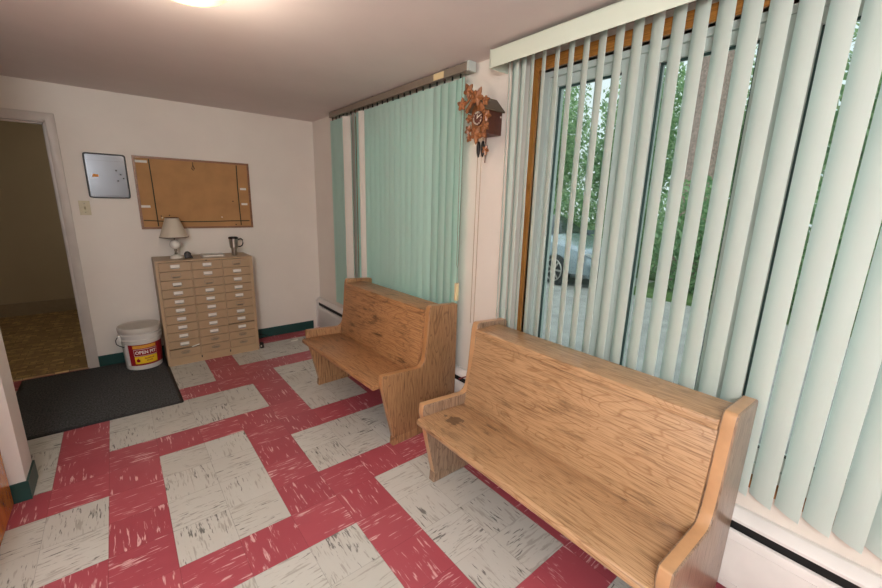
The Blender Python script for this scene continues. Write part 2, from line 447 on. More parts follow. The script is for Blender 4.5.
# door frame
bm = B()
tw = .056
prism(bm, [(DX1, 0), (DX1+tw, 0), (DX1+tw, DZ+tw), (DX0-tw, DZ+tw), (DX0-tw, 0), (DX0, 0), (DX0, DZ), (DX1, DZ)], D-.014, D, 'y')
dt = structure(obj('trim_1', bm, M['trim'], bevel=.003))
bm = B(); box(bm, DX1-.012, DX1, D-.006, D+.126, 0, DZ); box(bm, DX0, DX0+.012, D-.006, D+.126, 0, DZ); box(bm, DX0, DX1, D-.006, D+.126, DZ-.012, DZ)
box(bm, DX1-.024, DX1-.012, D+.04, D+.075, 0, DZ-.012); box(bm, DX0, DX1, D+.04, D+.075, DZ-.024, DZ-.012)
structure(obj('trim_2', bm, M['trim'], bevel=.002))
hp = obj('strike_plate', box(B(), DX1-.0135, DX1-.0115, D+.005, D+.03, .985, 1.045), M['iron'], dt)
# varnished door leaf standing open beside the partition
t_ = thing('door_1', 'glossy varnished orange wooden door leaf at left edge beside white wall end', 'door', (-.575, 2.2, 0))
t_['kind'] = 'structure'; del t_['label']; del t_['category']
obj('door_leaf', box(B(), -.598, -.560, 1.79, 2.575, .008, 2.03), M['varnish'], t_, bevel=.003)
bm = B(); lathe(bm, [(.008, 0), (.008, .04), (.027, .05), (.03, .065), (.02, .08), (.001, .083)], 0, 0, 24)
bmesh.ops.rotate(bm, verts=bm.verts, matrix=Matrix.Rotation(PI/2, 3, 'Y')); bmesh.ops.translate(bm, verts=bm.verts, vec=(-.560, 1.85, .98))
obj('door_knob', bm, M['steel_dull'], t_)

# ------------------------------------------------------------------ windows
def window(idx, y0, y1, sashes, zbot):
    root = bpy.data.objects.new('window_%d' % idx, None); COL.objects.link(root); root['kind'] = 'structure'
    ORG[root.name] = (0, 0, 0)
    x = W
    # wooden casing: flat boards on the wall with mitred look, plus reveal
    cw = .040
    def vb(name, pts_y0, pts_y1, z0, z1, mat):
        return obj(name, box(B(), x-.014, x+.03, pts_y0, pts_y1, z0, z1), mat, root, bevel=.003)
    vb('casing', y1, y1+cw, ZB-.03, ZT+.06, M['trim_wood'])
    vb('casing', y0-cw, y0, ZB-.03, ZT+.06, M['trim_wood'])
    vb('casing', y0, y1, ZT, ZT+.06, M['trim_wood_y'])
    vb('casing', y0, y1, ZB-.03, ZB+.004, M['trim_wood_y'])
    # vinyl master frame
    b = B(); fx0, fx1 = x+.032, x+.13; fw = .034
    box(b, fx0, fx1, y1-fw, y1, ZB+.004, ZT); box(b, fx0, fx1, y0, y0+fw, ZB+.004, ZT)
    box(b, fx0, fx1, y0+fw, y1-fw, ZT-fw*.8, ZT); box(b, fx0, fx1, y0+fw, y1-fw, ZB+.004, ZB+.05)
    obj('window_frame', b, M['vinyl'], root, bevel=.003)
    for i, (a, c) in enumerate(sashes):
        # sash frame around glass a..c
        sw = .058; zb, zt = zbot, 2.087
        lo = max(a-sw, y0+fw); hi = min(c+sw, y1-fw)
        b = B()
        box(b, x+.05, x+.11, lo, a, zb-.055, zt+.045); box(b, x+.05, x+.11, c, hi, zb-.055, zt+.045)
        box(b, x+.05, x+.11, a, c, zt, zt+.045); box(b, x+.05, x+.11, a, c, zb-.055, zb)
        s = obj('sash', b, M['vinyl'], root, bevel=.005)
        b = B(); g = .007
        box(b, x+.066, x+.078, a, a+g, zb, zt); box(b, x+.066, x+.078, c-g, c, zb, zt)
        box(b, x+.066, x+.078, a, c, zb, zb+g); box(b, x+.066, x+.078, a, c, zt-g, zt)
        obj('gasket', b, M['gasket'], s)
        obj('window_pane', box(B(), x+.072, x+.076, a+g, c-g, zb+g, zt-g), M['glass'], s, smooth=0)
    # mullions between the sashes
    b = B(); sh = sorted(sashes)
    for (a, c), (d_, e) in zip(sh, sh[1:]):
        box(b, x+.045, x+.12, c+.058, d_-.058, ZB+.05, ZT-.027)
    obj('mullion', b, M['vinyl'], root, bevel=.002)
    return root
window(1, OP[0][0], OP[0][1], [(.998-.494*k, 1.335-.494*k) for k in range(5)], .60)
window(2, OP[1][0], OP[1][1], [(2.14, 2.66), (2.78, 3.29)], .60)

# ------------------------------------------------------------------ baseboard heater (against the window wall)
hx = 1.716
t_ = thing('baseboard_heater', 'long white enamelled baseboard heater running below the blinds', 'heater', (1.72, 1.1, 0))
y0, y1 = -2.0, 4.385
prism(bm := B(), [(W-.001, .03), (W-.001, .372), (W-.022, .372), (hx, .343), (hx, .330), (W-.026, .352), (W-.012, .352), (W-.012, .03)], y0, y1, 'y')
obj('back_hood', bm, M['heater'], t_, bevel=.001)
prism(bm := B(), [(hx, .03), (hx, .272), (hx+.003, .284), (hx+.014, .288), (hx+.014, .282), (hx+.006, .276), (hx+.006, .03)], y0, y1, 'y')
box(bm, hx-.002, hx, y0, y1, .245, .249); box(bm, hx-.002, hx, y0, y1, .058, .063)
obj('front_panel', bm, M['heater'], t_, bevel=.001)
obj('fin_shade_block', box(B(), hx+.020, W-.013, y0, y1, .12, .322), M['dark'], t_)  # fins as one block, blackened and raised to paint the slot's shade
bm = B(); prism(bm, [(hx-.004, .02), (hx-.004, .344), (W-.022, .375), (W-.001, .375), (W-.001, .02)], y1, y1+.030, 'y')
obj('end_cap', bm, M['heater'], t_, bevel=.003)
bm = B(); prism(bm, [(hx-.004, .02), (hx-.004, .344), (W-.022, .375), (W-.001, .375), (W-.001, .02)], y0-.03, y0, 'y')
obj('end_cap', bm, M['heater'], t_, bevel=.003)

# ------------------------------------------------------------------ benches
def bench(name, label, L, th, loc, rot, mats, zs=1.0):
    """profile in x (depth) and z; near end at y=0, far end at y=L"""
    o = thing(name, label, 'bench', loc, 'wooden benches below the blinds', org=(0, 0, 0))
    o.rotation_euler = (0, 0, rot)
    # origin: x=0 at the front foot
    prof = [(.012, .052), (-.076, .440), (-.071, .488), (-.054, .489), (.215, .470), (.245, .50), (.262, .60), (.280, .830), (.291, .866), (.517, .850), (.524, .840), (.524, .052)]
    rad = [0, .02, .03, 0, .06, .06, 0, .02, .018, .012, 0, 0]
    pr_ = rounded(prof, rad, 5)
    def panel(a, b):
        bm = B(); prism(bm, pr_, a, b, 'y')
        for f in bm.faces:
            n = f.normal; f.material_index = 0 if abs(n.y) > .7 else 1
        e = obj('end_panel', bm, [mats['end'], mats['edge']], o, bevel=.006, seg=3)
        b2 = B(); prism(b2, [(.004, 0), (.010, .054), (.518, .054), (.518, 0)], a+.002, b-.002, 'y')
        obj('foot_block', b2, mats['end'], e, bevel=.002)
    panel(0, th); panel(L-th, L)
    # seat: a board with a rolled front edge, tilted back
    s = rounded([(-.118, .432), (-.118, .395), (.03, .398), (.26, .385), (.26, .412), (.10, .424)], [.018, .016, 0, 0, 0, .05], 4)
    bm = B(); prism(bm, s, th-.001, L-th+.001, 'y')
    # rolled nose reaching in front of the panels
    bmesh.ops.recalc_face_normals(bm, faces=bm.faces)
    obj('seat', bm, mats['seat'], o, bevel=.003, seg=2)
    bk = [(.205, .405), (.222, .40), (.312, .812), (.282, .812)]
    obj('backrest', prism(B(), bk, th-.001, L-th+.001, 'y'), mats['back'], o, bevel=.002)
    cp = rounded([(.264, .796), (.270, .834), (.455, .834), (.460, .796)], .006, 3)
    obj('top_rail', prism(B(), cp, th-.001, L-th+.001, 'y'), mats['back'], o, bevel=.001)
    obj('back_panel', prism(B(), [(.436, .08), (.452, .08), (.452, .806), (.436, .806)], th-.001, L-th+.001, 'y'), mats['back'], o)
    obj('stretcher', box(B(), .14, .165, th-.001, L-th+.001, .30, .392), mats['seat'], o)
    return o
mats1 = dict(end=M['oak_end'], edge=M['oak_edge'], seat=None, back=M['oak_back'])
L2 = 1.231
mats1['seat'] = oak('oak_seat', OL, OD, 'y', 1.0, .34, 1.0, [(.035, L2-.165, .425, .042), (.03, L2-.10, .425, .012), (.19, L2-.30, .44, .012), (.14, L2-.34, .44, .014)])
bench('church_bench', 'nearer light oak bench with a dark worn spot on its seat', L2, .047, (1.174, .271, 0), 0, mats1)
mats2 = dict(end=M['oak2_end'], edge=M['oak2_edge'], seat=M['oak2_seat'], back=M['oak2_back'])
bench('church_bench', 'farther darker oak bench with a scratched worn seat and back', 1.120, .045, (1.176, 1.872, 0), math.radians(2.2), mats2)

# ------------------------------------------------------------------ vertical blinds
def vane(bm, x, y, ang, z0, z1, w=.0889, bow=.0055, n=6, flip=1, push=0):
    """one curved PVC vane hanging at (x,y); ang measured from +x, extruded"""
    ca, sa = math.cos(ang), math.sin(ang); th_ = .0009
    F, Bk = [], []
    for k in range(n+1):
        t = k/n*2-1; u = t*w/2; h = bow*(1-t*t)*flip
        for lst, e in ((F, h+th_/2), (Bk, h-th_/2)):
            lst.append((x+u*ca-e*sa, y+u*sa+e*ca))
    pts = F+Bk[::-1]
    A = [bm.verts.new((p[0]+push, p[1], z0)) for p in pts]; Cc = [bm.verts.new((*p, z1)) for p in pts]
    m_ = len(pts)
    for i in range(m_):
        j = (i+1) % m_; bm.faces.new((A[i], A[j], Cc[j], Cc[i]))
    bm.faces.new(A[::-1]); bm.faces.new(Cc)
    bmesh.ops.recalc_face_normals(bm, faces=bm.faces)
    return bm
BX = 1.712
t_ = thing('vertical_blind', 'large mint vertical blind with a pale valance, half open by the near bench', 'blind', (1.66, 0, .5))
pv = rounded([(1.628, 2.196), (1.628, 2.278), (1.636, 2.286), (1.700, 2.286), (1.700, 2.280), (1.640, 2.280), (1.634, 2.274), (1.634, 2.196)], 0)
bm = B(); prism(bm, pv, -1.55, 1.635, 'y'); box(bm, 1.628, W-.001, 1.629, 1.635, 2.196, 2.286)
obj('valance', bm, M['valance'], t_, bevel=.002)
obj('headrail', box(B(), 1.692, 1.732, -1.5, 1.62, 2.235, 2.270), M['track'], t_)
vy = [1.553, 1.514, 1.462, 1.405]+[1.336-.0758*k for k in range(37)]
for k, y in enumerate(vy):
    a = 56-6*min(1, max(0, (y-.2)/.8))+random.uniform(-1.2, 1.2)
    x = BX
    if k < 3: a = [44, 62, 56][k]
    zb = .461+random.uniform(-.004, .004)
    obj('vane', vane(B(), x, y+.010, math.radians(a), zb, 2.235, w=.0905, flip=1, push=.016 if .2 < y < 1.56 else 0), M['slat'], t_, smooth=50)
t_ = thing('vertical_blind', 'closed vertical blind tinted backlit green behind the far bench, left of the cuckoo clock', 'blind', (1.66, 2.8, .5))
obj('headrail', box(B(), 1.692, 1.742, 1.879, 3.81, 2.254, 2.299), M['track'], t_, bevel=.002)
obj('headrail_end_cap', box(B(), 1.689, 1.745, 1.862, 1.879, 2.250, 2.303), M['vinyl'], t_, bevel=.003)
obj('cream_patch', box(B(), 1.6905, 1.692, 2.093, 2.197, 2.258, 2.295), M['cream'], t_)
for y in (1.90, 2.06, 2.99, 3.7): obj('mounting_clip', box(B(), 1.700, 1.75, y, y+.02, 2.299, 2.3055), M['steel_dull'], t_)
ly = [1.956+.0758*k for k in range(25)]
stems = B()
for k, y in enumerate(ly):
    a = 101+random.uniform(-3, 3); mt = M['slat_backlit']; x = BX
    if k == 0: a = 82
    elif k in (1, 2, 3): a = 83
    if k in (16, 20): a = 130; mt = M['slat_lit']
    if k in (18, 19): a = 62
    o = obj('vane', vane(B(), x, y, math.radians(a), .45, 2.227, w=.0905, flip=1), mt, t_, smooth=50)
    s = B(); box(s, x-.004, x+.004, y-.004, y+.004, 2.227, 2.254); obj('carrier_stem', s, M['black'], o)
# cord loop and weight
bm = B()
cyy = 1.902; cxx = 1.691
tube(bm, [(cxx, cyy-.015, 2.25), (cxx, cyy-.012, 1.6), (cxx, cyy-.007, 1.105), (cxx, cyy, 1.085), (cxx, cyy+.007, 1.105), (cxx, cyy+.012, 1.6), (cxx, cyy+.015, 2.25)], .0016, 6)
tube(bm, [(cxx, cyy, 1.085), (cxx, cyy, .98)], .0012, 6)
obj('pull_cord', bm, M['steel_dull'], t_)
bm = B(); box(bm, cxx-.010, cxx+.010, cyy-.010, cyy+.010, .870, .986)
obj('cord_weight', bm, M['cream'], t_, bevel=.004)

# ------------------------------------------------------------------ cuckoo clock
cx = 1.606; cy = 1.668                      # front face plane x, centre y
t_ = thing('cuckoo_clock', 'carved wooden cuckoo clock with leaves hanging on the wall between the blinds', 'clock', (W-.001, cy, 1.9))
hw, zb, zs_, zt = .053, 1.872, 2.000, 2.060
bm = B(); prism(bm, [(cy-hw, zb), (cy+hw, zb), (cy+hw, zs_), (cy, zt-.005), (cy-hw, zs_)], cx, 1.727, 'x')
case = obj('case', bm, M['choc'], t_, bevel=.002)
obj('keyhole_plate', lathe(B(), [(.005, 0), (.005, .001)], 0, 0, 10), M['ivory'], case)
kp = [o for o in bpy.data.objects if o.name.startswith('keyhole_plate')][0]
kp.data.transform(Matrix.Translation(Vector((1.715, cy-hw-.001, 1.965))-Vector(ORG[t_.name])) @ Matrix.Rotation(PI/2, 4, 'X') @ Matrix.Translation(Vector(ORG[t_.name])))
for s in (-1, 1):
    ax = Vector((0, s*(hw+.016), (zs_-zt)*1.22)); n_ = Vector((0, -ax.z, ax.y)).normalized()*(s)
    if n_.z < 0: n_ = -n_
    p0 = Vector((0, cy, zt-.002)); p1 = p0+ax
    q = [p0, p1, p1+n_*.008, p0+n_*.008]
    bm = B(); prism(bm, [(v_.y, v_.z) for v_ in q], cx-.035, 1.727, 'x')
    obj('roof_board', bm, M['roofwood'], t_, bevel=.001)
    # bargeboard
    q = [p0-n_*.012, p1-n_*.012, p1+n_*.010, p0+n_*.010]
    bm = B(); prism(bm, [(v_.y, v_.z) for v_ in q], cx-.042, cx-.035, 'x'); obj('bargeboard', bm, M['carved'], t_, bevel=.001)
def leaf(cyl, czl, size, rot, x, lobes=5, name='carved_leaf', deep=.006):
    n = lobes*4; pts = []
    for k in range(n):
        a = 2*PI*k/n; 
        ph = (k % 4)
        rr = [1.0, .80, .56, .80][ph]
        if k // 4 == 0: rr *= 1.18
        pts.append((cyl+size*rr*math.sin(a+rot), czl+size*rr*math.cos(a+rot)))
    bm = B(); c0 = bm.verts.new((x-deep*1.6, cyl, czl))
    F = [bm.verts.new((x, *p_)) for p_ in pts]; K = [bm.verts.new((x+deep, *p_)) for p_ in pts]
    mid = [bm.verts.new((x-deep*(1.5 if k % 4 == 0 else .5), cyl+(p_[0]-cyl)*.55, czl+(p_[1]-czl)*.55)) for k, p_ in enumerate(pts)]
    for k in range(n):
        l = (k+1) % n
        bm.faces.new((c0, mid[k], mid[l])); bm.faces.new((mid[k], F[k], F[l], mid[l])); bm.faces.new((F[k], K[k], K[l], F[l]))
    bm.faces.new(K[::-1]); bmesh.ops.recalc_face_normals(bm, faces=bm.faces)
    return obj(name, bm, M['carved'], t_, smooth=25)
LF = [(1.722, 2.092, .040, .5, 1.566), (1.640, 2.045, .045, -.5, 1.556), (1.768, 2.030, .036, 1.2, 1.562), (1.590, 2.022, .026, -1.3, 1.566), (1.605, 1.955, .030, -1.7, 1.592),
      (1.612, 1.905, .028, -2.2, 1.592), (1.738, 1.958, .026, 1.5, 1.592), (1.742, 1.900, .028, 2.0, 1.592), (1.672, 1.870, .046, 3.14, 1.586), (1.735, 1.858, .022, 2.6, 1.594), (1.625, 1.868, .024, -2.6, 1.594)]
for q in LF: leaf(*q)
# front plate and twig links behind the leaves
bm = B(); prism(bm, [(cy-.056, 1.858), (cy+.056, 1.858), (cy+.056, 2.005), (cy, 2.045), (cy-.056, 2.01)], 1.599, cx, 'x')
obj('front_plate', bm, M['carved'], t_, bevel=.002)
bm = B(); tube(bm, [(1.575, 1.70, 2.085), (1.565, 1.69, 2.05), (1.568, 1.66, 2.03)], .008, 8); tube(bm, [(1.572, 1.76, 2.02), (1.570, 1.70, 2.06)], .006, 8)
obj('twig', bm, M['carved'], t_)
def disc(y, z, r, x0, x1, mat, name, parent, seg=32):
    bm = B(); pts = [(y+r*math.cos(2*PI*k/seg), z+r*math.sin(2*PI*k/seg)) for k in range(seg)]
    prism(bm, pts, x0, x1, 'x'); return obj(name, bm, mat, parent, bevel=0)
dl = disc(cy, 1.951, .037, 1.590, 1.600, M['choc'], 'dial', t_)
ROM = ['XII', 'I', 'II', 'III', 'IIII', 'V', 'VI', 'VII', 'VIII', 'IX', 'X', 'XI']
def text_bm(txt, size, depth=.0004, align='CENTER'):
    cu = bpy.data.curves.new('t', 'FONT'); cu.body = txt; cu.size = size; cu.extrude = depth
    cu.offset = size*.022; cu.align_x = align; cu.align_y = 'CENTER'; cu.resolution_u = 2
    ob = bpy.data.objects.new('t', cu); COL.objects.link(ob)
    me = bpy.data.meshes.new_from_object(ob.evaluated_get(bpy.context.evaluated_depsgraph_get()))
    b = B(); b.from_mesh(me); bpy.data.objects.remove(ob); bpy.data.meshes.remove(me)
    return b
bm = B()
for k in range(12):
    a = 2*PI*k/12
    tb = text_bm(ROM[k], .0125)
    # text XY -> clock plane: text x -> -y (seen from -x side, right is -y), text y -> z
    mm = Matrix(((0, 0, -1, 1.5892), (-1, 0, 0, cy-.029*math.sin(a)), (0, 1, 0, 1.951+.029*math.cos(a)), (0, 0, 0, 1)))
    tb.transform(mm @ Matrix.Rotation(-a, 4, 'Z'))
    me = bpy.data.meshes.new('x'); tb.to_mesh(me); tb.free(); bm.from_mesh(me); bpy.data.meshes.remove(me)
obj('roman_numerals', bm, M['ivory'], dl, smooth=0)
def hand(a, l, w):
    d = Vector((0, -math.sin(a), math.cos(a))); n_ = Vector((0, math.cos(a), math.sin(a)))
    c = Vector((0, cy, 1.951)); bm = B()
    q = [c-d*.004-n_*w*.4, c+d*l*.7-n_*w, c+d*l, c+d*l*.7+n_*w, c-d*.004+n_*w*.4]
    prism(bm, [(v_.y, v_.z) for v_ in q], 1.586, 1.5885, 'x'); return obj('hand', bm, M['ivory'], dl, smooth=0)
hand(.05, .021, .0028); hand(1.05, .030, .0022)
for y in (1.725, 1.697):
    tube(bm := B(), [(1.672, y, 1.875), (1.672, y, 1.842)], .0014, 6); obj('chain', bm, M['chain'], t_)
for y in (1.738, 1.708):
    tube(bm := B(), [(1.672, y, 1.875), (1.672, y, .76)], .0016, 6); obj('chain', bm, M['chain'], t_)
for k, y in enumerate((1.727, 1.692)):
    bm = B(); lathe(bm, [(.002, 1.846), (.008, 1.840), (.0115, 1.822), (.0115, 1.80), (.009, 1.78), (.005, 1.764), (.001, 1.757)][::-1], 1.665, y, 16)
    obj('pine_cone_weight', bm, M['iron'], t_)
bm = B(); tube(bm, [(1.635, 1.640, 1.875), (1.635, 1.640, 1.722)], .003, 8)
rod = obj('pendulum_rod', bm, M['choc'], t_)
leaf(1.640, 1.790, .026, 3.3, 1.630, 5, 'pendulum_leaf')

K_ = 1.0235; t_.scale = (K_, K_, K_); t_.location = ((W-.001)*K_, cy*K_, 1.502+(1.9-1.502)*K_)
# ------------------------------------------------------------------ drawer cabinet
cx0, cx1, cyf, cyb, ch = .206, .970, 4.062, 4.400, .952
t_ = thing('drawer_cabinet', 'tan metal cabinet of small labelled drawers standing against the back wall', 'cabinet', (.59, 4.235, 0))
bm = B(); s = .022
box(bm, cx0, cx0+s, cyf, cyb, 0, ch); box(bm, cx1-s, cx1, cyf, cyb, 0, ch); box(bm, cx0+s, cx1-s, cyf, cyb, ch-.013, ch)
box(bm, cx0+s, cx1-s, cyf, cyb, 0, .072); box(bm, cx0+s, cx1-s, cyb-.01, cyb, .072, ch-.013)
for x in (.466, .706): box(bm, x, x+.006, cyf+.004, cyb-.01, .072, ch-.013)
obj('cabinet_body', bm, M['tan_metal'], t_, bevel=.002)
obj('interior', box(B(), cx0+s, cx1-s, cyf+.03, cyb-.011, .073, ch-.014), M['dark'], t_)  # solid block painted near black as the shade behind the drawers
cols = [(.230, .463), (.473, .705), (.713, .946)]
zt0, rh = .936, .0784
card_missing = {(0, 1), (0, 2), (0, 10), (1, 2), (1, 9), (1, 10), (2, 0), (2, 5), (2, 9)}
for c, (xa, xb) in enumerate(cols):
    for r_ in range(11):
        z1_ = zt0-r_*rh; z0_ = z1_-rh+.003
        pull = 0
        if (c, r_) == (0, 9): z0_ += .006
        if (c, r_) == (2, 7): z0_ += .007
        if (c, r_) == (1, 5): pull = .004
        d = obj('drawer', box(B(), xa, xb, cyf-.006-pull, cyf+.028, z0_, z1_-.001), M['tan_drawer'], t_, bevel=.0015, seg=1)
        mx, mz = (xa+xb)/2, (z0_+z1_)/2+.004; yf = cyf-.006-pull
        bm = B()
        if r_ == 10 or (c, r_) in {(1, 9), (2, 9)}:
            bw, bh = .034, .013
            ring = [(mx+bw*math.cos(a), mz+bh*math.sin(a)) for a in [2*PI*k/20 for k in range(20)]]
            tube(bm, [(p_[0], yf-.002, p_[1]) for p_ in ring], .0025, 6, True)
            box(bm, mx-.022, mx+.022, yf-.010, yf, mz-.003, mz+.001)
            obj('label_holder', bm, M['steel_dull'], d)
            continue
        bw, bh = .036, .015
        for (a0, a1, b0, b1) in ((-bw, bw, bh-.003, bh), (-bw, bw, -bh, -bh+.004), (-bw, -bw+.003, -bh, bh), (bw-.003, bw, -bh, bh)):
            box(bm, mx+a0, mx+a1, yf-.003, yf, mz+b0, mz+b1)
        prism(bm, [(yf, mz-bh), (yf-.013, mz-bh-.005), (yf-.013, mz-bh-.002), (yf, mz-bh+.004)], mx-.026, mx+.026, 'x')
        obj('label_holder', bm, M['steel'] if (c, r_) not in card_missing else M['steel_dull'], d)
        if (c, r_) not in card_missing or (c, r_) == (0, 2):
            obj('label_card', box(B(), mx-bw+.004, mx+bw-.004, yf-.0018, yf, mz-bh+.004, mz+bh-.003), M['card'], d, smooth=0)
bm = B()
for x in (.466+.003, .709): lathe(bm, [(.006, .05), (.006, .052)], x, 0, 10)
bm.free()
for x in (.469, .709):
    obj('lock', box(B(), x-.004, x+.004, cyf-.003, cyf, .036, .058), M['black'], t_, bevel=.002)
obj('lock', box(B(), .575, .592, cyf-.003, cyf, .934, .941), M['black'], t_)
# scrap of paper stuck in a drawer
bm = B(); prism(bm, [(.395, .162), (.455, .176), (.462, .170), (.43, .160), (.40, .155)], cyf-.012, cyf-.010, 'y')
tag(obj('paper_scrap', bm, M['card'], loc=(.43, cyf-.011, .16), smooth=0), 'crumpled white paper scrap poking out of a lower left cabinet drawer', 'paper')

TOP = ch
# table lamp
lx, ly_ = .382, 4.225
t_ = thing('table_lamp', 'small white table lamp with a cream shade on the tan cabinet', 'lamp', (lx, ly_, TOP))
bm = B(); lathe(bm, [(.050, TOP), (.050, TOP+.010), (.040, TOP+.022), (.030, TOP+.028), (.016, TOP+.034)], lx, ly_, 28); obj('base', bm, M['lampwhite'], t_)
bm = B(); lathe(bm, [(.010, TOP+.033), (.013, TOP+.045), (.008, TOP+.055), (.013, TOP+.070), (.010, TOP+.084)], lx, ly_, 20); obj('stem', bm, M['steel_dull'], t_)
bm = B(); R_ = .042; zc = TOP+.122
lathe(bm, [(max(.004, R_*math.sin(a)), zc-R_*math.cos(a)) for a in [PI*k/14 for k in range(15)]], lx, ly_, 28); obj('globe', bm, M['lampwhite'], t_)
bm = B(); tube(bm, [(lx, ly_, zc+.038), (lx, ly_, TOP+.35)], .005, 8); obj('pole', bm, M['steel_dull'], t_)
zs0, zs1 = TOP+.188, TOP+.356; r0, r1 = .108, .050
bm = B(); lathe(bm, [(r0, zs0), (r1, zs1), (r1-.003, zs1), (r0-.003, zs0), (r0, zs0)], lx, ly_, 40, cap=False)
bmesh.ops.remove_doubles(bm, verts=bm.verts, dist=1e-5); bmesh.ops.recalc_face_normals(bm, faces=bm.faces)
sh = obj('lamp_shade', bm, M['shade'], t_)
for rr, z in ((r0, zs0), (r1, zs1)):
    bm = B(); tube(bm, [(lx+rr*math.cos(a), ly_+rr*math.sin(a), z) for a in [2*PI*k/40 for k in range(40)]], .0035, 6, True); obj('shade_trim', bm, M['shade_trim'], sh)
bm = B()
for k in range(3):
    a = 2*PI*k/3; tube(bm, [(lx, ly_, zs1-.01), (lx+(r1-.002)*math.cos(a), ly_+(r1-.002)*math.sin(a), zs1-.003)], .0015, 6)
obj('shade_spider', bm, M['steel_dull'], t_)
# black tape dispenser
t_ = thing('tape_dispenser', 'small black rounded desk gadget between lamp and papers on the cabinet', 'desk gadget', (.48, 4.17, TOP))
bm = B(); prism(bm, rounded([(.437, TOP), (.437, TOP+.030), (.462, TOP+.052), (.490, TOP+.030), (.500, TOP+.008), (.500, TOP)], [0, .015, .02, .01, .006, 0], 4), 4.15, 4.19, 'y'); obj('body', bm, M['black'], t_, bevel=.004)
bm = B(); pts = [(.462+.026*math.cos(a), TOP+.036+.026*math.sin(a)) for a in [2*PI*k/24 for k in range(24)]]
prism(bm, pts, 4.158, 4.182, 'y'); obj('tape_roll', bm, M['iron'], t_, bevel=.001)
# flat tray with papers
t_ = thing('letter_tray', 'flat pale paper stack in a low tray beside the travel mug', 'paper tray', (.66, 4.21, TOP))
bm = B(); box(bm, .575, .755, 4.15, 4.29, TOP, TOP+.006)
for q in ((.575, .579, 4.15, 4.29), (.751, .755, 4.15, 4.29), (.575, .755, 4.286, 4.29)): box(bm, *q, TOP+.006, TOP+.020)
obj('tray', bm, M['steel'], t_, bevel=.001)
obj('paper_stack', box(B(), .585, .745, 4.155, 4.280, TOP+.006, TOP+.016), M['card'], t_)
# travel mug
mx_, my_ = .852, 4.205
t_ = thing('travel_mug', 'stainless steel travel mug with black handle on right end of cabinet', 'mug', (mx_, my_, TOP))
bm = B(); lathe(bm, [(.021, TOP), (.023, TOP+.004), (.024, TOP+.062), (.037, TOP+.078), (.040, TOP+.152), (.041, TOP+.160)], mx_, my_, 32); obj('body', bm, M['steel'], t_)
bm = B(); lathe(bm, [(.042, TOP+.158), (.043, TOP+.170), (.036, TOP+.176), (.02, TOP+.174)], mx_, my_, 32); obj('lid', bm, M['black'], t_)
bm = B(); hpts = [(.038, .150), (.065, .156), (.078, .145), (.080, .115), (.070, .090), (.052, .082), (.036, .084)]
tube(bm, [(mx_+a, my_-.01, TOP+b) for a, b in hpts], .006, 8); obj('handle', bm, M['black'], t_)

# ------------------------------------------------------------------ things on the back wall
YW = D
# bulletin board
bx0, bx1, bz0, bz1 = .168, 1.088, 1.200, 1.824
t_ = thing('bulletin_board', 'wide brown cork bulletin board with dark ribbons above the cabinet', 'board', (.628, YW, 1.2))
fwd_ = .018
bm = B()
for q in ((bx0, bx1, bz1-fwd_, bz1), (bx0, bx1, bz0, bz0+fwd_), (bx0, bx0+fwd_, bz0+fwd_, bz1-fwd_), (bx1-fwd_, bx1, bz0+fwd_, bz1-fwd_)): box(bm, q[0], q[1], YW-.020, YW-.001, q[2], q[3])
obj('board_frame', bm, M['board_frame'], t_, bevel=.002)
obj('cork_panel', box(B(), bx0+fwd_, bx1-fwd_, YW-.012, YW-.002, bz0+fwd_, bz1-fwd_), M['cork'], t_)
def ribbon(pts, w=.0085):
    bm = B(); L_ = []; R2 = []
    for i, p_ in enumerate(pts):
        a = Vector(pts[min(i+1, len(pts)-1)])-Vector(pts[max(i-1, 0)]); n_ = Vector((-a.y, a.x)).normalized()*w/2
        L_.append((p_[0]+n_.x, p_[1]+n_.y)); R2.append((p_[0]-n_.x, p_[1]-n_.y))
    prism(bm, L_+R2[::-1], YW-.0145, YW-.012, 'y'); return obj('ribbon', bm, M['ribbon'], t_, smooth=0)
ribbon([(.283, 1.800), (.288, 1.6), (.290, 1.4), (.293, 1.224)])
ribbon([(.978, 1.800), (.974, 1.6), (.975, 1.4), (.978, 1.225)])
ribbon([(.190, 1.278), (.35, 1.268), (.55, 1.262), (.75, 1.264), (.90, 1.268), (1.058, 1.268)])
for i, (x, z, wd, lb) in enumerate([(.228, 1.778, .085, 'white paper tag at the top left corner of the cork board'), (.215, 1.398, .075, 'white paper tag low on left strip of the cork board'),
                     (1.022, 1.578, .055, 'upper white paper tag on the right strip of the cork board'), (1.024, 1.432, .055, 'lower white paper tag on the right strip of the cork board')]):
    tag(obj('paper_tag', box(B(), x-wd/2, x+wd/2, YW-.0135, YW-.012, z-.010, z+.010), M['card'], loc=(x, YW-.012, z), smooth=0), lb, 'paper tag', 'paper tags on the cork board')
